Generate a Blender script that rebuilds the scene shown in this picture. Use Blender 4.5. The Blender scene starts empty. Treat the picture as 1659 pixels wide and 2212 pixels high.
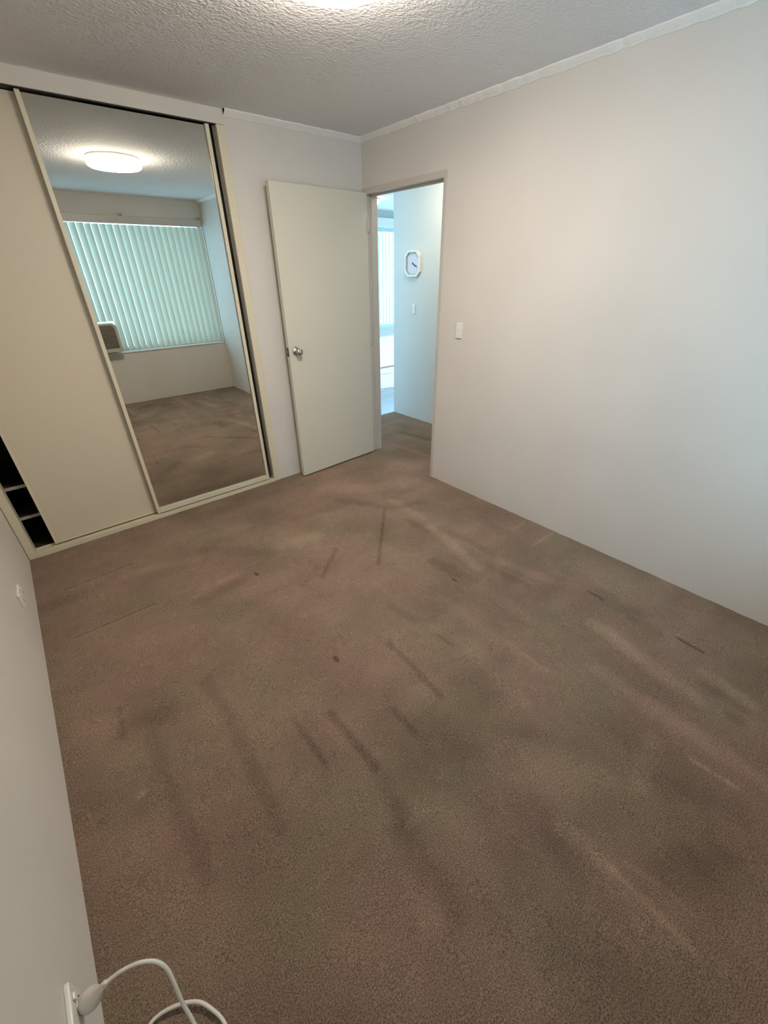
import bpy, bmesh, math, random
import numpy as np
from mathutils import Vector, Matrix, Euler

random.seed(7)
R = math.radians
S = bpy.context.scene
COL = S.collection
IMG_W, IMG_H, FPX = 1659.0, 2212.0, 886.118

# ------------------------------------------------------------------ camera
cam_d = bpy.data.cameras.new('camera')
cam = bpy.data.objects.new('camera', cam_d)
COL.objects.link(cam)
CAM_LOC = Vector((-2.3921, -3.0642, 1.5502))
CAM_ROT = Euler((1.0398, 0.0140, -0.7031), 'XYZ')
cam.location = CAM_LOC
cam.rotation_euler = CAM_ROT
cam_d.sensor_fit = 'HORIZONTAL'
cam_d.sensor_width = 36.0
cam_d.lens = FPX / IMG_W * 36.0
cam_d.clip_start = 0.02
S.camera = cam

# ------------------------------------------------------------------ world, sun, exposure
SKY = 6.5
world = bpy.data.worlds.new('world')
S.world = world
world.use_nodes = True
bg = world.node_tree.nodes['Background']
bg.inputs['Color'].default_value = (0.40, 0.69, 1.0, 1)
bg.inputs['Strength'].default_value = SKY

sun_d = bpy.data.lights.new('sun', 'SUN')
sun_d.energy = 9.0
sun_d.angle = R(0.6)
sun_d.color = (1.0, 0.97, 0.92)
sun = bpy.data.objects.new('sun', sun_d)
COL.objects.link(sun)
sun.rotation_euler = Vector((-1.0, 0.25, -0.60)).to_track_quat('-Z', 'Y').to_euler()
sun.location = (8, 0, 6)

LAMP = 66.0                        # ceiling lamp diffuser radiance
S.view_settings.view_transform = 'Standard'
S.view_settings.look = 'None'
S.view_settings.gamma = 1.0
S.view_settings.use_curve_mapping = False
S.view_settings.exposure = 0.14
S.cycles.use_denoising = True
S.cycles.max_bounces = 7
S.cycles.diffuse_bounces = 4
S.cycles.use_adaptive_sampling = True
S.cycles.adaptive_threshold = 0.04
S.cycles.adaptive_min_samples = 16
S.cycles.glossy_bounces = 4
S.cycles.transmission_bounces = 4
S.cycles.transparent_max_bounces = 8
S.cycles.sample_clamp_indirect = 6.0
S.cycles.caustics_reflective = False
S.cycles.caustics_refractive = False

# ------------------------------------------------------------------ room dimensions (metres)
W, L, H = 2.774, 3.575, 2.372      # bedroom: x -W..0, y -L..0, z 0..H
HALL_X, HALL_Y = 1.035, 0.815      # clock wall plane, its outer corner
LIV_Y, LIV_X = 3.02, 5.0           # far wall of the living room, its side wall

_RM = CAM_ROT.to_matrix()
def on_plane(u, v, axis, val):
    """pixel of the photograph -> point on an axis-aligned plane of the room"""
    d = _RM @ Vector(((u - IMG_W / 2) / FPX, -(v - IMG_H / 2) / FPX, -1.0))
    t = (val - CAM_LOC[axis]) / d[axis]
    return CAM_LOC + t * d

# ------------------------------------------------------------------ materials
def mat(name, color, rough=0.6, metal=0.0, spec=0.5, bump=None, vary=None, sheen=0.0, coat=0.0):
    m = bpy.data.materials.new(name)
    m.use_nodes = True
    nt = m.node_tree
    b = nt.nodes['Principled BSDF']
    b.inputs['Base Color'].default_value = (*color, 1)
    b.inputs['Roughness'].default_value = rough
    b.inputs['Metallic'].default_value = metal
    b.inputs['Specular IOR Level'].default_value = spec
    if sheen:
        b.inputs['Sheen Weight'].default_value = sheen
        b.inputs['Sheen Roughness'].default_value = 0.5
    if coat:
        b.inputs['Coat Weight'].default_value = coat
    tc = nt.nodes.new('ShaderNodeTexCoord')
    if vary:                       # (scale, amount): mottled tone of the paint itself
        n = nt.nodes.new('ShaderNodeTexNoise')
        n.inputs['Scale'].default_value = vary[0]
        n.inputs['Detail'].default_value = 1
        nt.links.new(tc.outputs['Object'], n.inputs['Vector'])
        mr = nt.nodes.new('ShaderNodeMapRange')
        mr.inputs[1].default_value = 0.3
        mr.inputs[2].default_value = 0.7
        mr.inputs[3].default_value = 1 - vary[1]
        mr.inputs[4].default_value = 1 + vary[1]
        nt.links.new(n.outputs['Fac'], mr.inputs[0])
        mx = nt.nodes.new('ShaderNodeVectorMath')
        mx.operation = 'SCALE'
        mx.inputs[0].default_value = color
        nt.links.new(mr.outputs[0], mx.inputs['Scale'])
        nt.links.new(mx.outputs[0], b.inputs['Base Color'])
    if bump:                       # (scale, strength, distance)
        n = nt.nodes.new('ShaderNodeTexNoise')
        n.inputs['Scale'].default_value = bump[0]
        n.inputs['Detail'].default_value = 3
        nt.links.new(tc.outputs['Object'], n.inputs['Vector'])
        bp = nt.nodes.new('ShaderNodeBump')
        bp.inputs['Strength'].default_value = bump[1]
        bp.inputs['Distance'].default_value = bump[2]
        nt.links.new(n.outputs['Fac'], bp.inputs['Height'])
        nt.links.new(bp.outputs[0], b.inputs['Normal'])
    return m

M = {}
M['wall'] = mat('wall_paint', (0.71, 0.67, 0.61), 0.62, spec=0.3, vary=(2.2, 0.025))
M['hall_wall'] = mat('hall_paint', (0.66, 0.69, 0.64), 0.6, spec=0.3)
M['cornice'] = mat('cornice_plaster', (0.88, 0.86, 0.81), 0.7, spec=0.3, bump=(70, 0.5, 0.003))
M['trim'] = mat('trim_enamel', (0.60, 0.55, 0.49), 0.4)
M['cream'] = mat('cream_metal', (0.72, 0.66, 0.50), 0.35)
M['panel'] = mat('cream_panel', (0.68, 0.60, 0.47), 0.45)
M['door'] = mat('door_enamel', (0.69, 0.66, 0.55), 0.38)
M['white'] = mat('white_plastic', (0.80, 0.78, 0.72), 0.35)
M['switch'] = mat('switch_plastic', (0.83, 0.81, 0.76), 0.35)
M['cable'] = mat('cable_pvc', (0.74, 0.71, 0.65), 0.4)
M['chrome'] = mat('chrome', (0.62, 0.59, 0.53), 0.16, metal=1.0)
M['darkmetal'] = mat('dark_metal', (0.10, 0.07, 0.06), 0.4, metal=0.8)
M['brass'] = mat('latch_metal', (0.45, 0.36, 0.32), 0.3, metal=1.0)
M['rubber'] = mat('black_seal', (0.012, 0.010, 0.009), 0.6)
M['greymetal'] = mat('grey_channel', (0.20, 0.185, 0.17), 0.4, metal=0.6)
M['inside'] = mat('shade_brown', (0.055, 0.038, 0.022), 0.6)  # dark brown stands in for the shade inside the wardrobe
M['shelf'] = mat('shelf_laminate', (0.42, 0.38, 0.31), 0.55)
M['alu'] = mat('aluminium', (0.65, 0.66, 0.66), 0.35, metal=0.7)
M['ac'] = mat('aircon_shell', (0.50, 0.47, 0.41), 0.45)
M['acgrille'] = mat('aircon_grille', (0.16, 0.145, 0.115), 0.5)
M['clockface'] = mat('clock_face', (0.62, 0.64, 0.68), 0.3)
M['clockgrey'] = mat('clock_inner_rim', (0.34, 0.37, 0.37), 0.5)
M['clockcase'] = mat('clock_case', (0.80, 0.79, 0.70), 0.35)
M['black'] = mat('black_paint', (0.02, 0.03, 0.035), 0.4)

# ceiling: trowelled / sprayed stipple
def ceiling_mat():
    m = mat('ceiling_stipple', (0.82, 0.815, 0.81), 0.85, spec=0.15)
    nt = m.node_tree
    b = nt.nodes['Principled BSDF']
    tc = nt.nodes['Texture Coordinate']
    n1 = nt.nodes.new('ShaderNodeTexNoise'); n1.inputs['Scale'].default_value = 55; n1.inputs['Detail'].default_value = 2
    n1.inputs['Distortion'].default_value = 0.8
    v = nt.nodes.new('ShaderNodeTexVoronoi'); v.inputs['Scale'].default_value = 75; v.feature = 'F1'
    nt.links.new(tc.outputs['Object'], n1.inputs['Vector'])
    nt.links.new(tc.outputs['Object'], v.inputs['Vector'])
    ad = nt.nodes.new('ShaderNodeMath'); ad.operation = 'MULTIPLY_ADD'; ad.inputs[1].default_value = -0.5
    nt.links.new(v.outputs['Distance'], ad.inputs[0]); nt.links.new(n1.outputs['Fac'], ad.inputs[2])
    bp = nt.nodes.new('ShaderNodeBump'); bp.inputs['Strength'].default_value = 0.6; bp.inputs['Distance'].default_value = 0.007
    nt.links.new(ad.outputs[0], bp.inputs['Height']); nt.links.new(bp.outputs[0], b.inputs['Normal'])
    return m
M['ceiling'] = ceiling_mat()

# carpet: cut pile; the attribute 'nap' holds brushed pile plus hall light painted at the doorway
VELVET = (1.45, 1.85, 2.2)
def carpet_mat():
    m = mat('carpet_pile', (0.2, 0.15, 0.11), 0.95, spec=0.05, sheen=0.0)
    nt = m.node_tree; N = nt.nodes; K = nt.links.new
    b = N['Principled BSDF']; tc = N['Texture Coordinate']
    def noise(scale, detail=2, rough=0.5, vec=None):
        n = N.new('ShaderNodeTexNoise'); n.inputs['Scale'].default_value = scale
        n.inputs['Detail'].default_value = detail; n.inputs['Roughness'].default_value = rough
        K(vec or tc.outputs['Object'], n.inputs['Vector']); return n
    tuft = noise(270, 3, 0.65)
    fine = noise(600, 1)
    at = N.new('ShaderNodeAttribute'); at.attribute_name = 'nap_and_light'
    hue = noise(2.6, 3)
    def rng(src, a, bb, c, d):
        mr = N.new('ShaderNodeMapRange'); mr.inputs[1].default_value = a; mr.inputs[2].default_value = bb
        mr.inputs[3].default_value = c; mr.inputs[4].default_value = d; K(src, mr.inputs[0]); return mr.outputs[0]
    mixc = N.new('ShaderNodeMix'); mixc.data_type = 'RGBA'
    mixc.inputs['A'].default_value = (0.168, 0.103, 0.073, 1)
    mixc.inputs['B'].default_value = (0.154, 0.107, 0.070, 1)
    K(rng(hue.outputs['Fac'], 0.35, 0.65, 0, 1), mixc.inputs['Factor'])
    t1 = rng(tuft.outputs['Fac'], 0.30, 0.70, 0.35, 1.65)
    t2 = rng(fine.outputs['Fac'], 0.25, 0.75, 0.75, 1.25)
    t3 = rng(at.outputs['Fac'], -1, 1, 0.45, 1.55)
    def mul(a, c):
        x = N.new('ShaderNodeMath'); x.operation = 'MULTIPLY'; K(a, x.inputs[0]); K(c, x.inputs[1]); return x.outputs[0]
    f = mul(mul(t1, t2), t3)
    sc = N.new('ShaderNodeVectorMath'); sc.operation = 'SCALE'
    K(mixc.outputs['Result'], sc.inputs[0]); K(f, sc.inputs['Scale'])
    K(sc.outputs[0], b.inputs['Base Color'])
    bp = N.new('ShaderNodeBump'); bp.inputs['Strength'].default_value = 0.8; bp.inputs['Distance'].default_value = 0.005
    K(tuft.outputs['Fac'], bp.inputs['Height']); K(bp.outputs[0], b.inputs['Normal'])
    vel = N.new('ShaderNodeBsdfSheen'); vel.distribution = 'ASHIKHMIN'     # light caught by the standing fibres
    vel.inputs['Roughness'].default_value = 0.85
    vc = N.new('ShaderNodeVectorMath'); vc.operation = 'MULTIPLY'; vc.inputs[1].default_value = VELVET
    K(sc.outputs[0], vc.inputs[0]); K(vc.outputs[0], vel.inputs['Color']); K(bp.outputs[0], vel.inputs['Normal'])
    ad = N.new('ShaderNodeAddShader'); K(b.outputs[0], ad.inputs[0]); K(vel.outputs[0], ad.inputs[1])
    K(ad.outputs[0], N['Material Output'].inputs['Surface'])
    return m
M['carpet'] = carpet_mat()

def tiles_mat():
    m = mat('pale_timber_floor', (0.52, 0.54, 0.56), 0.22, spec=0.5)
    nt = m.node_tree; N = nt.nodes; K = nt.links.new
    b = N['Principled BSDF']; tc = N['Texture Coordinate']
    br = N.new('ShaderNodeTexBrick'); br.inputs['Scale'].default_value = 1.0
    br.inputs['Color1'].default_value = (0.30, 0.33, 0.38, 1); br.inputs['Color2'].default_value = (0.36, 0.39, 0.43, 1)
    br.inputs['Mortar'].default_value = (0.16, 0.18, 0.20, 1)
    br.inputs['Mortar Size'].default_value = 0.004
    br.inputs['Brick Width'].default_value = 1.2; br.inputs['Row Height'].default_value = 0.14
    K(tc.outputs['Object'], br.inputs['Vector']); K(br.outputs['Color'], b.inputs['Base Color'])
    return m
M['timber'] = tiles_mat()

def emit_mat(name, color, strength):
    m = bpy.data.materials.new(name); m.use_nodes = True
    nt = m.node_tree; nt.nodes.clear()
    e = nt.nodes.new('ShaderNodeEmission'); o = nt.nodes.new('ShaderNodeOutputMaterial')
    e.inputs['Color'].default_value = (*color, 1); e.inputs['Strength'].default_value = strength
    nt.links.new(e.outputs[0], o.inputs['Surface']); return m
M['lamp'] = emit_mat('lamp_diffuser', (1.0, 0.86, 0.74), LAMP)
M['hall_fill'] = emit_mat('added_hall_light', (1.0, 0.93, 0.84), 50.0)  # glow of the added hall light
M['lamp2'] = emit_mat('living_lamp_diffuser', (1.0, 0.93, 0.85), 18.0)

def mirror_mat():
    m = bpy.data.materials.new('mirror_silver'); m.use_nodes = True
    b = m.node_tree.nodes['Principled BSDF']
    b.inputs['Base Color'].default_value = (0.74, 0.76, 0.72, 1)
    b.inputs['Metallic'].default_value = 1.0; b.inputs['Roughness'].default_value = 0.0
    return m
M['mirror'] = mirror_mat()

def glass_mat():
    m = bpy.data.materials.new('window_glass'); m.use_nodes = True
    nt = m.node_tree; nt.nodes.clear()
    o = nt.nodes.new('ShaderNodeOutputMaterial'); mx = nt.nodes.new('ShaderNodeMixShader')
    t = nt.nodes.new('ShaderNodeBsdfTransparent'); g = nt.nodes.new('ShaderNodeBsdfGlossy')
    t.inputs['Color'].default_value = (0.93, 0.97, 0.95, 1); g.inputs['Roughness'].default_value = 0.0
    mx.inputs[0].default_value = 0.07
    nt.links.new(t.outputs[0], mx.inputs[1]); nt.links.new(g.outputs[0], mx.inputs[2]); nt.links.new(mx.outputs[0], o.inputs['Surface'])
    return m
M['glass'] = glass_mat()

def slat_mat(name, dcol, tcol, fac):
    m = bpy.data.materials.new(name); m.use_nodes = True
    nt = m.node_tree; nt.nodes.clear()
    o = nt.nodes.new('ShaderNodeOutputMaterial'); mx = nt.nodes.new('ShaderNodeMixShader')
    d = nt.nodes.new('ShaderNodeBsdfDiffuse'); t = nt.nodes.new('ShaderNodeBsdfTranslucent')
    d.inputs['Color'].default_value = (*dcol, 1); t.inputs['Color'].default_value = (*tcol, 1)
    mx.inputs[0].default_value = fac
    nt.links.new(d.outputs[0], mx.inputs[1]); nt.links.new(t.outputs[0], mx.inputs[2]); nt.links.new(mx.outputs[0], o.inputs['Surface'])
    return m
M['slat'] = slat_mat('blind_fabric', (0.62, 0.60, 0.52), (0.80, 0.84, 0.64), 0.19)
M['slat2'] = slat_mat('living_blind_fabric', (0.75, 0.78, 0.75), (0.42, 0.85, 0.88), 0.36)

# ------------------------------------------------------------------ mesh helpers
def finish(name, bm, m, parent=None, smooth=False):
    me = bpy.data.meshes.new(name)
    bmesh.ops.recalc_face_normals(bm, faces=bm.faces)
    bm.to_mesh(me); bm.free()
    if smooth:
        for p in me.polygons: p.use_smooth = True
    me.materials.append(m)
    o = bpy.data.objects.new(name, me)
    COL.objects.link(o)
    if parent is not None: o.parent = parent
    return o

def tag(o, label=None, cat=None, group=None, kind=None):
    if label: o['label'] = label
    if cat: o['category'] = cat
    if group: o['group'] = group
    if kind: o['kind'] = kind
    return o

def empty(name, loc=(0, 0, 0), rot=(0, 0, 0)):
    o = bpy.data.objects.new(name, None); COL.objects.link(o)
    o.location = loc; o.rotation_euler = rot; o.empty_display_size = 0.05
    return o

def abox(bm, x0, x1, y0, y1, z0, z1, bevel=0.0, seg=2):
    vs = [bm.verts.new((x, y, z)) for x in (x0, x1) for y in (y0, y1) for z in (z0, z1)]
    F = [(0, 1, 3, 2), (4, 6, 7, 5), (0, 4, 5, 1), (2, 3, 7, 6), (0, 2, 6, 4), (1, 5, 7, 3)]
    fs = [bm.faces.new([vs[i] for i in f]) for f in F]
    bmesh.ops.recalc_face_normals(bm, faces=fs)
    if bevel:
        es = list({e for f in fs for e in f.edges})
        bmesh.ops.bevel(bm, geom=es, offset=bevel, segments=seg, profile=0.5, affect='EDGES', clamp_overlap=True)

def box(name, x0, x1, y0, y1, z0, z1, m, parent=None, bevel=0.0, seg=2):
    bm = bmesh.new(); abox(bm, x0, x1, y0, y1, z0, z1, bevel, seg)
    return finish(name, bm, m, parent)

def boxes(name, lst, m, parent=None, bevel=0.0):
    bm = bmesh.new()
    for b in lst: abox(bm, *b, bevel=bevel)
    return finish(name, bm, m, parent)

def lathe(name, prof, m, parent=None, seg=48, mtx=None, smooth=True):
    """prof: list of (radius, height) revolved about z"""
    bm = bmesh.new(); rings = []
    for r, z in prof:
        if r < 1e-6: rings.append([bm.verts.new((0, 0, z))])
        else: rings.append([bm.verts.new((r * math.cos(2 * math.pi * k / seg), r * math.sin(2 * math.pi * k / seg), z)) for k in range(seg)])
    for a, b in zip(rings, rings[1:]):
        for k in range(seg):
            j = (k + 1) % seg
            if len(a) == 1 and len(b) == 1: continue
            if len(a) == 1: bm.faces.new((a[0], b[k], b[j]))
            elif len(b) == 1: bm.faces.new((a[k], a[j], b[0]))
            else: bm.faces.new((a[k], a[j], b[j], b[k]))
    if mtx is not None: bmesh.ops.transform(bm, matrix=mtx, verts=bm.verts)
    return finish(name, bm, m, parent, smooth)

def catmull(pts, n=12):
    P = [Vector(p) for p in pts]; P = [2 * P[0] - P[1]] + P + [2 * P[-1] - P[-2]]
    out = []
    for i in range(1, len(P) - 2):
        a, b, c, d = P[i - 1:i + 3]
        for k in range(n):
            t = k / n
            out.append(0.5 * ((2 * b) + (c - a) * t + (2 * a - 5 * b + 4 * c - d) * t * t + (3 * b - a - 3 * c + d) * t ** 3))
    out.append(P[-2]); return out

def tube(name, path, rad, m, parent=None, seg=12):
    bm = bmesh.new(); rings = []
    up = Vector((0, 0, 1)); prev = None
    for i, p in enumerate(path):
        t = (path[min(i + 1, len(path) - 1)] - path[max(i - 1, 0)]).normalized()
        if prev is None: n = t.cross(up if abs(t.z) < .9 else Vector((1, 0, 0))).normalized()
        else: n = (prev - t * prev.dot(t)).normalized()
        prev = n; b = t.cross(n)
        r = rad(i / (len(path) - 1)) if callable(rad) else rad
        rings.append([bm.verts.new(p + r * (math.cos(2 * math.pi * k / seg) * n + math.sin(2 * math.pi * k / seg) * b)) for k in range(seg)])
    for a, b in zip(rings, rings[1:]):
        for k in range(seg): bm.faces.new((a[k], a[(k + 1) % seg], b[(k + 1) % seg], b[k]))
    bm.faces.new(rings[0]); bm.faces.new(rings[-1])
    return finish(name, bm, m, parent, True)

def prism(name, poly, axis, a, b, m, parent=None, bevel=0.0):
    """extrude a 2-D outline along an axis; poly in the two other axes (cyclic order kept)"""
    bm = bmesh.new()
    def mk(u, v, w):
        c = [0, 0, 0]; o = [i for i in range(3) if i != axis]; c[o[0]] = u; c[o[1]] = v; c[axis] = w; return c
    A = [bm.verts.new(mk(u, v, a)) for u, v in poly]; B = [bm.verts.new(mk(u, v, b)) for u, v in poly]
    n = len(poly)
    bm.faces.new(A); bm.faces.new(B[::-1])
    for i in range(n): bm.faces.new((A[i], B[i], B[(i + 1) % n], A[(i + 1) % n]))
    if bevel:
        bmesh.ops.bevel(bm, geom=list(bm.edges), offset=bevel, segments=2, profile=0.5, affect='EDGES', clamp_overlap=True)
    return finish(name, bm, m, parent)

ST = 'structure'
# ------------------------------------------------------------------ carpet floor with brushed pile
NAP_AND_LIGHT = [  # pixel polylines of the photograph, width in metres, strength (+ light, - dark)
 ([(137,1275),(287,1218)], .007, -.8), ([(164,1377),(335,1304)], .008, -.8), ([(329,1297),(337,1306)], .006, -.6),
 ([(134,1279),(284,1222)], .007, .35), ([(161,1382),(332,1309)], .008, .4),
 ([(267,1246),(350,1222),(426,1208)], .045, .35), ([(605,1179),(682,1160)], .07, .45), ([(455,1187),(518,1189),(575,1195)], .07, -.4),
 ([(440,1299),(518,1256)], .05, -.4), ([(475,1256),(513,1242)], .025, .4), ([(430,1170),(520,1140)], .06, .25),
 ([(727,1184),(696,1246)], .016, -.6), ([(690,1215),(655,1265)], .02, -.22), ([(831,1100),(817,1218)], .016, -.65), ([(815,1120),(835,1160)], .08, -.3),
 ([(446,1468),(484,1526),(523,1613),(572,1710),(606,1787)], .034, -.5), ([(345,1545),(300,1552),(262,1580)], .06, -.42), ([(256,1528),(266,1592)], .014, -.4), ([(180,1580),(240,1570)], .06, .25),
 ([(635,1556),(677,1613),(707,1657)], .013, -.6), ([(716,1542),(769,1608),(809,1657)], .022, -.75), ([(809,1657),(852,1739)], .035, -.3),
 ([(847,1081),(915,1120)], .04, .5), ([(930,1140),(977,1175),(1031,1228)], .045, .7), ([(885,1125),(922,1146)], .035, -.5), ([(933,1211),(1020,1255)], .05, -.55), ([(975,1150),(1060,1195)], .035, -.35),
 ([(1080,1211),(1188,1255)], .04, .4), ([(1060,1225),(1140,1265)], .03, -.3), ([(1194,1152),(1150,1179)], .010, .7), ([(1134,1127),(1107,1146)], .010, .5), ([(1040,1120),(1090,1150)], .06, -.3),
 ([(1269,1276),(1302,1295)], .008, -1.1), ([(1465,1379),(1519,1409)], .010, -1.1), ([(1318,1358),(1372,1423)], .04, .4), ([(1519,1450),(1622,1520)], .035, .6), ([(1519,1478),(1605,1533)], .03, -.45),
 ([(944,1369),(977,1396)], .010, -.55), ([(841,1390),(885,1432),(950,1504)], .020, -.7), ([(847,1531),(895,1585)], .018, -.6), ([(845,1310),(895,1340)], .03, -.35),
 ([(1129,1412),(1183,1450)], .010, .45), ([(1080,1420),(1150,1440)], .12, -.25), ([(1030,1515),(980,1570),(930,1650)], .17, -.33), ([(1380,1585),(1473,1700)], .12, -.28),
 ([(1163,1635),(1250,1660),(1349,1687)], .09, .38), ([(1214,1786),(1260,1826),(1318,1874)], .030, .6), ([(1318,1874),(1396,1951),(1499,2055)], .012, .7), ([(1349,1863),(1416,1905)], .012, .5),
 ([(1494,1640),(1593,1703)], .012, .8), ([(1448,1931),(1504,1982)], .010, .4), ([(971,1760),(1059,1884)], .075, .48), ([(867,1791),(920,1880),(976,1962)], .050, -.6), ([(1131,1729),(1194,1791)], .08, -.35),
 ([(904,1894),(940,1977)], .05, .3), ([(331,1590),(360,1681),(409,1797),(447,1908)], .032, -.42), ([(852,1739),(890,1800)], .04, -.4), ([(1200,1830),(1330,1960)], .06, -.3),
 ([(880,1785),(925,1745)], .014, .45), ([(620,1660),(660,1690)], .08, .22), ([(1480,1810),(1600,1900)], .08, -.2), ([(730,1080),(850,1098),(910,1085)], .05, -.45), ([(640,1120),(740,1090)], .05, -.35),  # dark band before the doorway: part brushed pile, part painted edge of hall light
 ([(870,935),(930,950)], .05, -.7), ([(850,960),(925,985)], .03, .4), ([(700,1060),(860,1050)], .10, .40), ([(860,1010),(915,1000)], .14, .5), ([(720,1050),(880,1030)], .16, .30),  # hall light and its shadow band painted as pile tone around the doorway
 ([(723,1420),(729,1427)], .011, -1.5), ([(551,1238),(557,1241)], .010, -1.5), ([(978,1251),(985,1255)], .009, -1.3), ([(303,1717),(310,1713)], .012, 1.1), ([(1580,1548),(1588,1552)], .035, -.5),
]
NAP_ROOM = [  # marks seen in the mirror, floor coordinates in metres
 ([(-0.91, -3.45), (-0.89, -2.73)], 0.05, 0.55), ([(-1.08, -2.60), (-1.07, -1.96)], 0.04, 0.25), ([(-0.84, -2.52), (-0.83, -1.94)], 0.05, 0.25),
 ([(-0.72, -3.07), (-0.63, -2.59)], 0.05, 0.6), ([(-1.23, -3.05), (-1.04, -3.02)], 0.04, 0.4), ([(-1.28, -2.62), (-1.21, -2.21)], 0.05, 0.25),
 ([(-1.08, -3.31), (-1.42, -2.62)], 0.05, -0.3), ([(-0.47, -2.81), (-0.34, -2.32)], 0.06, -0.3), ([(-1.53, -3.17), (-1.27, -3.29)], 0.06, -0.35),
]
def value_noise(X, Y, cell, seed):
    rng = np.random.default_rng(seed); T = rng.random((64, 64))
    u = X / cell; v = Y / cell; i = np.floor(u).astype(int); j = np.floor(v).astype(int)
    fu = u - i; fv = v - j; fu = fu * fu * (3 - 2 * fu); fv = fv * fv * (3 - 2 * fv)
    g = lambda a, b: T[a % 64, b % 64]
    return (g(i, j) * (1 - fu) + g(i + 1, j) * fu) * (1 - fv) + (g(i, j + 1) * (1 - fu) + g(i + 1, j + 1) * fu) * fv

def make_carpet():
    x0, x1, y0, y1, st = -W - .02, HALL_X + .02, -L - .02, HALL_Y, 0.009
    nx, ny = int((x1 - x0) / st) + 1, int((y1 - y0) / st) + 1
    xs = np.linspace(x0, x1, nx); ys = np.linspace(y0, y1, ny)
    X, Y = np.meshgrid(xs, ys, indexing='ij')
    nap_and_light = np.zeros_like(X); dent = np.zeros_like(X)
    wob = (value_noise(X, Y, .05, 3) - .5) * .03
    marks = [([on_plane(u, v, 2, 0.0) for u, v in pl], wd, s) for pl, wd, s in NAP_AND_LIGHT]
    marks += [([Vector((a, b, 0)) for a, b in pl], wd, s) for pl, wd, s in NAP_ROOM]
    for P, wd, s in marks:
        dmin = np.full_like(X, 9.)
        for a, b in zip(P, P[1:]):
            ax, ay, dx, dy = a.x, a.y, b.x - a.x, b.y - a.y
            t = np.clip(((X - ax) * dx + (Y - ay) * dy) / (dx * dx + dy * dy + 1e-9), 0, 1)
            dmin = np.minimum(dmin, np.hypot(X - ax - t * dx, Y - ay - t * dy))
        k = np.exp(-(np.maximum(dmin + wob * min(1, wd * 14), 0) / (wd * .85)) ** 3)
        nap_and_light += (0.66 if wd > .025 else 0.72) * s * k
        if wd < .03 and s < 0: dent += 0.0025 * k
    # brushed swaths: noise stretched along the way the vacuum cleaner was pushed
    ca, sa = math.cos(R(-20)), math.sin(R(-20))
    U = X * ca - Y * sa; V = X * sa + Y * ca
    nap_and_light += (value_noise(U, V * .45, .16, 11) - .5) * .42 + (value_noise(X * .5, Y, .10, 12) - .5) * .30 + (value_noise(X, Y, .035, 13) - .5) * .18
    Z = -dent + (value_noise(X, Y, .05, 21) - .5) * .003
    co = np.stack([X, Y, Z], -1).reshape(-1, 3)
    idx = np.arange(nx * ny).reshape(nx, ny)
    F = np.stack([idx[:-1, :-1], idx[1:, :-1], idx[1:, 1:], idx[:-1, 1:]], -1).reshape(-1, 4)
    me = bpy.data.meshes.new('floor')
    me.vertices.add(len(co)); me.vertices.foreach_set('co', co.ravel().astype(np.float32))
    me.loops.add(F.size); me.loops.foreach_set('vertex_index', F.ravel().astype(np.int32))
    me.polygons.add(len(F)); me.polygons.foreach_set('loop_start', np.arange(0, F.size, 4, dtype=np.int32))
    me.polygons.foreach_set('loop_total', np.full(len(F), 4, dtype=np.int32))
    me.update(calc_edges=True)
    me.polygons.foreach_set('use_smooth', np.ones(len(F), dtype=bool))
    a = me.attributes.new('nap_and_light', 'FLOAT', 'POINT'); a.data.foreach_set('value', np.clip(nap_and_light, -1.4, 1.4).ravel().astype(np.float32))
    me.materials.append(M['carpet']); me.validate()
    o = bpy.data.objects.new('floor', me); COL.objects.link(o)
    return tag(o, 'brown cut-pile bedroom carpet with vacuum marks and painted doorway light, running into the hall', 'carpet', kind=ST)
make_carpet()

tag(box('floor_slab', -W - .2, HALL_X + .12, -L - .2, HALL_Y, -.16, -.05, M['inside']), 'concrete slab under the brown carpet', 'floor', kind=ST)
tag(box('floor_living', -1.1, LIV_X + .1, HALL_Y, LIV_Y + .1, -.10, -.004, M['timber']), 'pale glossy floor of the sunlit living room beyond the hall', 'floor', kind=ST)
tag(box('ceiling', -W - .2, LIV_X + .1, -L - .95, LIV_Y + .2, H, H + .16, M['ceiling']), 'off-white ceiling with rough stippled texture', 'ceiling', kind=ST)  # carried past the window wall as an added overhang against the sun

# ------------------------------------------------------------------ walls
HEAD = 2.303                       # underside of the bulkhead over the wardrobe
XJ = -1.012                        # right end of the wardrobe opening
tag(boxes('wall_back', [(XJ, 0.0, 0, .10, 0, H), (-W, XJ, -.006, .10, HEAD, H)], M['wall']),
    'cream painted wall beside and above the wardrobe', 'wall', kind=ST)
tag(box('wall_left', -W - .12, -W, -L - .12, .75, -.03, H, M['wall']), 'long cream wall with two power points near the floor', 'wall', kind=ST)
DY0, DY1, DZ = -0.860, -0.002, 2.083   # outside of the door frame
tag(boxes('wall_right', [(0, .11, -L - .95, DY0, -.03, H), (0, .11, DY0, DY1, DZ, H), (0, .11, DY1, HALL_Y - .1, -.03, H)], M['wall']),  # runs past the window wall as an added fin shading the window
    'long cream wall pierced by the bedroom doorway, with an added outside fin shading the window', 'wall', kind=ST)
WX0, WX1, WZ0, WZ1 = -2.55, -0.012, 0.665, 2.158   # bedroom window opening
y0, y1 = -L - .14, -L
tag(boxes('wall_window', [(-W - .12, WX0, y0, y1, -.03, H), (WX1, .11, y0, y1, -.03, H), (WX0, WX1, y0, y1, -.03, WZ0), (WX0, WX1, y0, y1, WZ1, H)], M['wall']),
    'cream wall under and over the bedroom window, seen in the mirror', 'wall', kind=ST)
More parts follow.
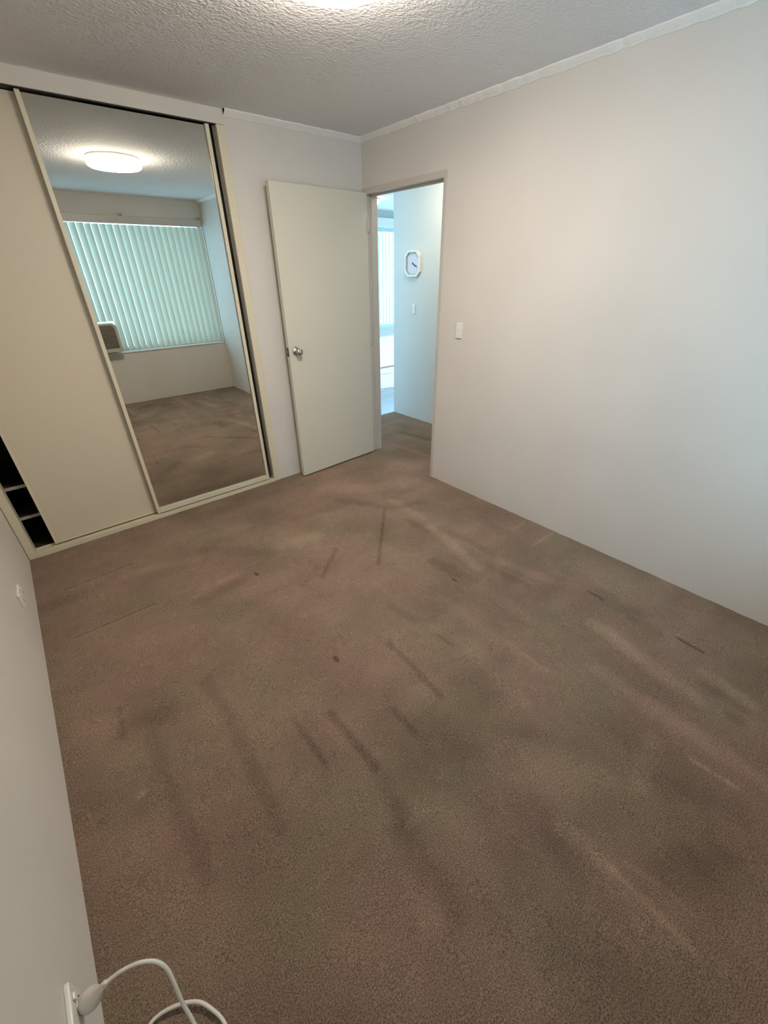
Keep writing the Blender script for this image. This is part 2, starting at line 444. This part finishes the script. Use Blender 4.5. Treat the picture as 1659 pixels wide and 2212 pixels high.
tag(box('wall_hall', HALL_X, HALL_X + .10, -1.7, HALL_Y, -.03, H, M['hall_wall']), 'pale hall wall carrying the octagonal clock', 'wall', kind=ST)
tag(box('wall_hall_end', .11, HALL_X, -1.7, -1.6, -.03, H, M['hall_wall']), 'short wall closing the hall', 'wall', kind=ST)
LX0, LX1, LZ0, LZ1 = 1.35, 3.75, 0.69, 2.14
tag(boxes('wall_living', [(-1.1, LX0, LIV_Y, LIV_Y + .12, -.06, H), (LX1, LIV_X + .1, LIV_Y, LIV_Y + .12, -.06, H), (LX0, LX1, LIV_Y, LIV_Y + .12, -.06, LZ0), (LX0, LX1, LIV_Y, LIV_Y + .12, LZ1, H)], M['hall_wall']),
    'white living room wall under and over its blind', 'wall', kind=ST)
SY0, SY1, SZ = 0.98, 2.90, 2.10    # added balcony door opening in the living room side wall
tag(boxes('wall_living_side', [(LIV_X, LIV_X + .1, HALL_Y - .1, SY0, -.06, H), (LIV_X, LIV_X + .1, SY1, LIV_Y + .1, -.06, H), (LIV_X, LIV_X + .1, SY0, SY1, SZ, H)], M['hall_wall']),
    'living room side wall around the added balcony opening', 'wall', kind=ST)
tag(boxes('wall_living_near', [(HALL_X + .10, LIV_X, HALL_Y - .10, HALL_Y, -.06, H), (-1.1, .11, HALL_Y - .10, HALL_Y, -.06, H)], M['hall_wall']),
    'living room wall on the hall side', 'wall', kind=ST)
tag(boxes('wall_living_end', [(-1.2, -1.1, HALL_Y - .1, .95, -.06, H), (-1.2, -1.1, 2.85, LIV_Y + .1, -.06, H), (-1.2, -1.1, .95, 2.85, -.06, .35), (-1.2, -1.1, .95, 2.85, 2.15, H)], M['hall_wall']),
    'living room end wall around its added window', 'wall', kind=ST)
w3 = empty('window_3', (-1.15, 0, 0)); tag(w3, 'large unseen window added to the living room end wall to light the hall', 'window', kind=ST)  # unseen, added so daylight reaches the hall wall
for z in (.35, 2.11): box('window_frame', -.02, .02, .95, 2.85, z, z + .04, M['alu'], w3)
for a in (.95, 1.88, 2.81): box('mullion', -.02, .02, a, a + .04, .39, 2.11, M['alu'], w3)
box('window_pane', -.002, .002, .99, 1.88, .39, 2.11, M['glass'], w3)
box('window_pane', -.002, .002, 1.92, 2.81, .39, 2.11, M['glass'], w3)

# cornice strips (scotia profile, slightly uneven plaster)
def cornice(name, pts_fn, length, label):
    n = max(2, int(length / .03)); bm = bmesh.new(); rings = []
    prof = [(0, 0), (0, -.028), (.006, -.028), (.012, -.022), (.024, -.014), (.034, -.006), (.034, 0)]
    rr = random.Random(len(name) * 7 + int(length * 100))
    for i in range(n + 1):
        j = 1 + (rr.random() - .5) * .28
        rings.append([bm.verts.new(pts_fn(i / n, a * j, b * j)) for a, b in prof])
    for a, b in zip(rings, rings[1:]):
        for k in range(len(prof)): bm.faces.new((a[k], a[(k + 1) % len(prof)], b[(k + 1) % len(prof)], b[k]))
    return tag(finish(name, bm, M['cornice'], None), label, 'cornice', kind=ST)
cornice('trim_1', lambda t, o, d: (-o, -L * t, H + d), L, 'thin rough cornice along the top of the doorway wall')
cornice('trim_2', lambda t, o, d: (XJ * t, -o, H + d), -XJ, 'thin cornice above the open door, ending at the wardrobe')
cornice('trim_3', lambda t, o, d: (-W + o, -L * t, H + d), L, 'thin cornice along the top of the power point wall')

# ------------------------------------------------------------------ door frame and door
fr = empty('trim_4', (0, 0, 0)); tag(fr, 'beige painted frame around the open doorway', 'door frame', kind=ST)
FX0, FX1 = -0.006, 0.116
boxes('jamb', [(FX0, FX1, DY0, DY0 + .027, 0, DZ - .036), (.045, .060, DY0 + .027, DY0 + .040, 0, DZ - .036)], M['trim'], fr, .0015)
boxes('jamb', [(FX0, FX1, -.036, DY1, 0, DZ - .036), (.045, .060, -.049, -.036, 0, DZ - .036)], M['trim'], fr, .0015)
boxes('head', [(FX0, FX1, DY0, DY1, DZ - .036, DZ), (.045, .060, DY0 + .027, -.036, DZ - .049, DZ - .036)], M['trim'], fr, .0015)
box('strike_plate', -.004, .040, DY0 + .0265, DY0 + .0285, 0.98, 1.05, M['darkmetal'], fr)

door = empty('door_1', (-0.0113, -0.067, 0.012), (0, 0, 0))
tag(door, 'flush cream door standing open against the back wall', 'door', kind=ST)
ang = math.atan2(-math.cos(1.5186), -math.sin(1.5186))
door.rotation_euler = (0, 0, ang)      # local +x runs from hinge to free edge, local +y faces the room
DWID, DH, DT = 0.82, 2.040, 0.036
box('leaf', 0, DWID, -DT, 0, 0, DH, M['door'], door, .0015)
for hz in (0.22, 1.0, 1.8):
    box('hinge', -.012, .002, -.012, .004, hz, hz + .09, M['trim'], door, .002)
kz = 1.035 - .012
latch = box('latch_plate', DWID - .0005, DWID + .0018, -.029, -.007, kz - .034, kz + .030, M['darkmetal'], door, .0006)
box('latch_bolt', DWID + .001, DWID + .009, -.023, -.013, kz - .010, kz + .008, M['brass'], latch, .002)
kx = DWID - .062
KM = lambda s: Matrix.Translation((kx, 0 if s > 0 else -DT, kz)) @ Matrix.Rotation(R(-90 * s), 4, 'X')
for s in (1, -1):
    kn = lathe('door_knob', [(0, 0), (.033, 0), (.033, .003), (.029, .007), (.014, .010), (.0115, .016), (.0115, .026), (.017, .031), (.0245, .037), (.0265, .046), (.0255, .054), (.0205, .060), (.008, .0625), (0, .0625)], M['chrome'], door, 32, KM(s))
    kn['label'] = 'round chrome door knob'

# ------------------------------------------------------------------ wardrobe
wd = empty('wardrobe', (-1.9, .3, 0))
tag(wd, 'built-in wardrobe with cream metal surround and shelves painted dark for the shade inside', 'wardrobe')
wp = Vector((-1.9, .3, 0))
def wbox(name, x0, x1, y0, y1, z0, z1, m, bevel=0.0, parent=None):
    o = box(name, x0 - wp.x, x1 - wp.x, y0 - wp.y, y1 - wp.y, z0, z1, m, parent or wd, bevel); return o
TX0, TX1 = -W + .002, -1.066
wbox('side_jamb', TX1, XJ - .001, -.010, .105, .0, HEAD - .001, M['cream'], .004)
wbox('side_jamb', TX0, -2.728, -.010, .105, .0, HEAD - .001, M['cream'], .004)
bt = wbox('bottom_track', -2.728, TX1, -.010, .105, 0, .012, M['cream'], .001)
for yy in (-.010, .030, .085):
    wbox('track_lip', -2.728, TX1, yy, yy + .006, .012, .030 if yy < 0 else .022, M['cream'], .001)
wbox('top_track', -2.728, TX1, .002, .105, HEAD - .004, HEAD - .001, M['rubber'])
tl = wbox('seal_strip', TX1 - .010, TX1 - .0005, .030, .048, .03, HEAD - .004, M['greymetal'], .001)
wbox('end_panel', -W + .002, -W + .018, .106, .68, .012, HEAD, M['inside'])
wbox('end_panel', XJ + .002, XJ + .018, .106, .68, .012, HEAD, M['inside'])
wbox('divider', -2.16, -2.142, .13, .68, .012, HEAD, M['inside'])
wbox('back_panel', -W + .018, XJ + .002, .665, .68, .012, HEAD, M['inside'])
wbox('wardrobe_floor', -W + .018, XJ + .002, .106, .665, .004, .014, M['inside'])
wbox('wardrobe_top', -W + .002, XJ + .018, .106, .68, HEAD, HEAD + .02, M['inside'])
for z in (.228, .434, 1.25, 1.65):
    sh = wbox('shelf', -W + .018, -2.16, .127, .665, z - .009, z + .009, M['inside'], .001)  # shelf body coloured dark for shade, front edge left lighter
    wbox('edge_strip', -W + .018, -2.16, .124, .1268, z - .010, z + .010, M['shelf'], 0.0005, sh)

# sliding doors
MX0, MX1, MZ0, MZ1 = -1.997, -1.105, .031, 2.297
cxm = (MX0 + MX1) / 2
md = empty('mirror_sliding_door', (cxm, .012, 0), (0, 0, -0.010))
tag(md, 'mirrored wardrobe sliding door in a thin cream frame', 'sliding door')
hw = (MX1 - MX0) / 2
box('stile', -hw, -hw + .021, -.006, .022, MZ0, MZ1, M['cream'], md, .002)
box('stile', hw - .023, hw, -.006, .022, MZ0, MZ1, M['cream'], md, .002)
box('bottom_rail', -hw + .021, hw - .023, -.005, .022, MZ0, MZ0 + .036, M['cream'], md, .002)
box('mirror_pane', -hw + .019, hw - .021, .008, .013, MZ0 + .030, MZ1 - .006, M['mirror'], md)
PX0, PX1 = -2.622, -1.74
pdp = empty('panel_sliding_door', ((PX0 + PX1) / 2, .060, 0))
tag(pdp, 'plain cream wardrobe sliding door beside the mirror, slid partly open', 'sliding door')
hp = (PX1 - PX0) / 2
box('panel', -hp + .014, hp - .014, -.002, .010, .030, 2.288, M['panel'], pdp)
box('stile', -hp, -hp + .016, -.008, .016, .024, 2.296, M['cream'], pdp, .002)
box('stile', hp - .016, hp, -.008, .016, .024, 2.296, M['cream'], pdp, .002)
box('bottom_rail', -hp + .016, hp - .016, -.004, .012, .024, .034, M['cream'], pdp, .001)
box('top_rail', -hp + .016, hp - .016, -.004, .012, 2.286, 2.296, M['cream'], pdp, .001)

# ------------------------------------------------------------------ ceiling lamp
lp = empty('ceiling_lamp', (-1.306, -1.580, H))
tag(lp, 'round flat ceiling light with glowing diffuser', 'ceiling lamp')
lathe('base', [(0, -.001), (.188, -.001), (.192, -.005), (.192, -.0215), (0, -.0215)], M['white'], lp, 64)
lathe('diffuser', [(.190, -.022), (.198, -.027), (.201, -.042), (.197, -.058), (.182, -.069), (.10, -.075), (0, -.077)], M['lamp'], lp, 64)
lh = empty('ceiling_lamp', (0.56, -0.10, H))  # added unseen light, brightens the hall wall and doorway carpet
tag(lh, 'small unseen ceiling light added to brighten the hall, above the doorway head', 'ceiling lamp')
lathe('base', [(0, -.001), (.12, -.001), (.125, -.02), (0, -.021)], M['white'], lh, 40)
lathe('diffuser', [(.120, -.022), (.122, -.04), (.09, -.062), (0, -.07)], M['hall_fill'], lh, 40)
lq = empty('ceiling_lamp', (1.80, 2.19, H))
tag(lq, 'ceiling light of the living room, mostly behind the door frame', 'ceiling lamp')
lathe('base', [(0, -.001), (.15, -.001), (.155, -.02), (0, -.021)], M['white'], lq, 48)
lathe('diffuser', [(.150, -.022), (.152, -.04), (.12, -.065), (0, -.075)], M['lamp2'], lq, 48)

# ------------------------------------------------------------------ bedroom window
AX0, AX1, AZ0, AZ1 = -1.98, -1.385, .705, 1.030     # air conditioner front
wn = empty('window_1', (0, -L, 0)); tag(wn, 'wide bedroom window behind the vertical blind', 'window', kind=ST)
fy0, fy1 = -.115, -.075
box('window_frame', WX0, WX1, fy0, fy1, WZ0, WZ0 + .045, M['alu'], wn)
box('window_frame', WX0, WX1, fy0, fy1, WZ1 - .045, WZ1, M['alu'], wn)
for a in (WX0, AX0 - .05, WX1 - .04):
    box('mullion', a, a + .04, fy0 + .002, fy1 - .002, WZ0 + .045, WZ1 - .045, M['alu'], wn)
def pane(name, x0, x1, z0, z1, parent, y=-.095):
    return box(name, x0, x1, y - .002, y + .002, z0, z1, M['glass'], parent)
pane('window_pane', WX0 + .04, AX0 - .05, WZ0 + .045, WZ1 - .045, wn)
pane('window_pane', AX0 - .01, WX1 - .04, AZ1 + .025, WZ1 - .045, wn)
pane('window_pane', AX1 + .012, WX1 - .04, WZ0 + .045, AZ1 + .022, wn)
sill = box('window_sill', WX0 + .001, WX1 - .001, -.073, .012, WZ0 - .012, WZ0 + .004, M['white'], wn, .002)

# vertical blind: head rail, each slat a part
vb = empty('vertical_blind', (0, -L, 0))
tag(vb, 'closed cream vertical blind over the bedroom window, seen in the mirror', 'blind')
box('head_rail', WX0 + .003, WX1 - .003, -.030, .012, 2.112, 2.150, M['white'], vb, .003)
box('rail_cover', WX0 + .003, WX1 - .003, .0125, .020, 2.088, 2.166, M['trim'], vb, .002)
for bx_ in (-.968, -.050, -1.95):
    br = box('bracket', bx_ - .024, bx_ + .024, .0005, .028, 2.167, 2.196, M['white'], vb, .002)
    for zz in (2.170, 2.184): box('bracket_slot', bx_ - .023, bx_ + .023, .0282, .0300, zz, zz + .006, M['darkmetal'], br)
def slat_mesh(z0, z1, wdt=.089, bow=.009):
    bm = bmesh.new(); n = 8; cols = []
    for k in range(n + 1):
        t = k / n * 2 - 1
        cols.append([bm.verts.new((t * wdt / 2, bow * (1 - t * t), z)) for z in (z0, z1)])
    for a, b in zip(cols, cols[1:]): bm.faces.new((a[0], b[0], b[1], a[1]))
    me = bpy.data.meshes.new('slat'); bm.to_mesh(me); bm.free()
    for p in me.polygons: p.use_smooth = True
    return me
me_long, me_short = slat_mesh(.684, 2.080), slat_mesh(AZ1 + .014, 2.084)
for me in (me_long, me_short): me.materials.append(M['slat'])
x = WX1 - .045; k = 0
while x > WX0 + .03:
    short = AX0 - .03 < x < AX1 + .035
    o = bpy.data.objects.new('slat', me_short if short else me_long); COL.objects.link(o)
    o.parent = vb; o.location = (x + random.uniform(-.002, .002), -.012, 0); o.rotation_euler = (0, 0, R(47 + random.uniform(-2, 2)))
    x -= .0752; k += 1

# window air conditioner
ac = empty('air_conditioner', ((AX0 + AX1) / 2, -L, AZ0))
tag(ac, 'beige box air conditioner poking through the bedroom window', 'air conditioner')
aw, ah = (AX1 - AX0) / 2, AZ1 - AZ0
box('casing', -aw + .02, aw - .02, -.42, .090, .004, ah - .004, M['ac'], ac, .008)
def rrect(w, h0, h1, r, n=6):
    P = []
    for cx, cz, a0 in ((w - r, h1 - r, 0), (-w + r, h1 - r, 90), (-w + .012, h0 + .012, 180), (w - .012, h0 + .012, 270)):
        rr = r if a0 < 180 else .012
        for q in range(n + 1):
            a = R(a0 + 90 * q / n); P.append((cx + rr * math.cos(a), cz + rr * math.sin(a)))
    return P
prism('front_frame', rrect(aw, -.012, ah, .050), 1, .088, .135, M['ac'], ac, .003)
gr = prism('front_grille', rrect(aw - .030, .035, ah - .020, .045), 1, .1345, .139, M['acgrille'], ac)
for q in range(9):
    z = .055 + q * .024
    box('louvre', -aw + .045, aw - .045, .137, .143, z, z + .010, M['acgrille'], gr, .001)
box('underside_shade', -aw + .03, aw - .03, -.005, .085, -.020, .003, M['black'], ac)  # black box standing in for the shaded gap under the unit

# ------------------------------------------------------------------ switches and power points
def switch_plate(name, loc, rotz, label, w=.05, h=.098):
    """architrave switch: plate, rocker; local -y faces the room"""
    e = empty(name, loc, (0, 0, rotz)); tag(e, label, 'light switch')
    box('plate', -w / 2, w / 2, -.010, 0, -h / 2, h / 2, M['switch'], e, .0025)
    box('rocker', -.008, .008, -.0135, -.0098, -.012, .014, M['white'], e, .002)
    box('lower_rocker', -.005, .005, -.012, -.0098, -h / 2 + .012, -h / 2 + .022, M['white'], e, .001)
    return e
switch_plate('light_switch', (0, -1.042, 1.187), R(-90), 'white light switch on the bedroom wall beside the doorway')
switch_plate('light_switch', (HALL_X, .483, 1.197), R(-90), 'white light switch on the hall wall under the clock', .045, .095)

def power_point(name, y, z, label, on=True):
    """horizontal double power point on the left wall; local -y faces the room"""
    e = empty(name, (-W, y, z), (0, 0, R(90))); tag(e, label, 'power point')
    box('plate', -.0575, .0575, -.011, 0, -.035, .035, M['white'], e, .003)
    for s in (-1, 1):
        sk = box('socket', s * .03 - .016, s * .03 + .016, -.0125, -.0108, -.026, .004, M['switch'], e, .002)
        for (dx, dz, rt) in ((-.007, -.006, 30), (.007, -.006, -30), (0, -.018, 0)):
            h = box('socket_slot', -.0012, .0012, -.0006, .0006, -.0038, .0038, M['black'], sk)
            h.location = (s * .03 + dx, -.0127, dz); h.rotation_euler = (0, R(rt), 0)
        box('rocker', s * .03 - .007, s * .03 + .007, -.0165, -.0108, .010, .026, M['white'], e, .002)
    return e
power_point('power_point', -.793, .236, 'white double power point low on the wall near the wardrobe')
power_point('power_point', -2.478, .205, 'white double power point with a plug pushed into it')

# plug and cord
pc = empty('plugged_in_lead', (-W, -2.478, .205)); tag(pc, 'white power cord plugged into the wall, curling onto the carpet', 'power cord')
o0 = Vector((-W, -2.478, .205))
pin = Vector((-W + .0250, -2.462, .192))
neck = on_plane(228, 2124, 0, -W + .082)
ax = (neck - pin)
def along(t): return pin + ax * t - o0
def plug_r(t):
    pts = [(0, .0190), (.10, .0210), (.28, .0195), (.48, .0125), (.66, .0085), (.72, .0072), (.95, .0066), (.96, .0070), (1, .0060)]
    for (a, ra), (b, rb) in zip(pts, pts[1:]):
        if t <= b: return ra + (rb - ra) * (t - a) / (b - a)
    return pts[-1][1]
tube('plug', [along(i / 40) for i in range(41)], plug_r, M['cable'], pc, 20)
def fp(u, v, z): return on_plane(u, v, 2, z) - o0
cab = [along(.93), along(1.06), fp(262, 2098, .205), fp(300, 2080, .206), fp(335, 2077, .198), fp(360, 2092, .178), fp(378, 2128, .140), fp(395, 2168, .095), fp(420, 2212, .050),
       fp(438, 2262, .020), fp(420, 2330, .006), fp(350, 2345, .006), fp(305, 2280, .007), fp(325, 2212, .010), fp(372, 2176, .013), fp(425, 2164, .014), fp(460, 2182, .012), fp(487, 2214, .008), fp(510, 2290, .006), fp(490, 2420, .006), fp(430, 2520, .006)]
tube('cord', catmull(cab, 10), .0043, M['cable'], pc, 12)

# ------------------------------------------------------------------ hall clock
ck = empty('wall_clock', (HALL_X, .502, 1.613), (0, 0, R(-90)))
tag(ck, 'white eight-sided wall clock on the hall wall', 'clock')
def octo(w, h, c): return [(w - c, -h), (w, -h + c), (w, h - c), (w - c, h), (-w + c, h), (-w, h - c), (-w, -h + c), (-w + c, -h)]
def ring(name, P, Q, yb, yf, m, parent):
    bm = bmesh.new(); n = len(P)
    V = [[bm.verts.new((a, y, b)) for a, b in T] for T, y in ((P, yb), (P, yf), (Q, yf - .0), (Q, yb))]
    for A, B in zip(V, V[1:] + V[:1]):
        for i in range(n): bm.faces.new((A[i], A[(i + 1) % n], B[(i + 1) % n], B[i]))
    return finish(name, bm, m, parent)
oc, ic = octo(.112, .117, .045), octo(.093, .098, .038)
ring('case', oc, ic, 0, -.029, M['clockcase'], ck)
ring('inner_rim', ic, octo(.088, .093, .036), -.010, -.024, M['clockgrey'], ck)
prism('dial', octo(.0925, .0975, .0375), 1, -.008, -.012, M['clockface'], ck)
def hand(name, length, wdt, deg, y):
    P = [(-wdt, -.012), (wdt, -.012), (wdt * .6, length), (-wdt * .6, length)]
    a = R(deg); T = [(u * math.cos(a) + v * math.sin(a), -u * math.sin(a) + v * math.cos(a)) for u, v in P]
    return prism(name, T, 1, y, y - .0015, M['black'], ck)
hand('hour_hand', .048, .005, 128, -.0135); hand('minute_hand', .074, .0035, 116, -.0155)
lathe('hub', [(0, 0), (.006, 0), (.006, .004), (0, .0045)], M['black'], ck, 16, Matrix.Translation((0, -.0165, 0)) @ Matrix.Rotation(R(90), 4, 'X'))

# ------------------------------------------------------------------ living room window and blind
w2 = empty('window_2', (0, LIV_Y, 0)); tag(w2, 'living room window behind the bright blind', 'window', kind=ST)
for z in (LZ0, LZ1 - .04): box('window_frame', LX0, LX1, .05, .09, z, z + .04, M['alu'], w2)
for a in (LX0, (LX0 + LX1) / 2 - .02, LX1 - .04): box('mullion', a, a + .04, .052, .088, LZ0 + .04, LZ1 - .04, M['alu'], w2)
box('window_pane', LX0 + .04, (LX0 + LX1) / 2 - .02, .068, .072, LZ0 + .04, LZ1 - .04, M['glass'], w2)
box('window_pane', (LX0 + LX1) / 2 + .02, LX1 - .04, .068, .072, LZ0 + .04, LZ1 - .04, M['glass'], w2)
v2 = empty('vertical_blind', (0, LIV_Y, 0)); tag(v2, 'bright vertical blind at the far end of the living room', 'blind')
box('head_rail', LX0 - .05, LX1 + .05, -.075, -.030, 2.150, 2.190, M['white'], v2, .003)
box('rail_cover', LX0 - .05, LX1 + .05, -.090, -.076, 2.150, 2.270, M['white'], v2, .003)
me2 = slat_mesh(.705, 2.060); me2.materials.append(M['slat2'])
meh = bpy.data.meshes.new('hanger'); bmh = bmesh.new(); abox(bmh, -.022, .022, -.001, .001, 2.058, 2.152); bmh.to_mesh(meh); bmh.free(); meh.materials.append(M['slat2'])
x = LX0 - .01
while x < LX1 + .03:
    o = bpy.data.objects.new('slat', me2); COL.objects.link(o); o.parent = v2; o.location = (x, -.052, 0); o.rotation_euler = (0, 0, R(38))
    h = bpy.data.objects.new('hanger', meh); COL.objects.link(h); h.parent = o
    x += .0752
# unseen balcony opening, added to let sun into the living room
d2 = empty('door_2', (LIV_X + .05, 0, 0)); tag(d2, 'unseen aluminium balcony opening added to let sun into the living room', 'door', kind=ST)
box('frame_side', -.02, .02, SY0, SY0 + .04, 0, SZ, M['alu'], d2)
box('frame_side', -.02, .02, SY1 - .04, SY1, 0, SZ, M['alu'], d2)
box('frame_head', -.02, .02, SY0 + .04, SY1 - .04, SZ - .04, SZ, M['alu'], d2)
box('frame_middle', -.02, .02, 1.92, 1.96, 0, SZ - .04, M['alu'], d2)
# thin skirting of the living room far wall
tag(box('baseboard_living', -1.1, LIV_X, LIV_Y - .012, LIV_Y, -.004, .012, M['greymetal']), 'dark thin strip at the foot of the living room wall', 'skirting', kind=ST)
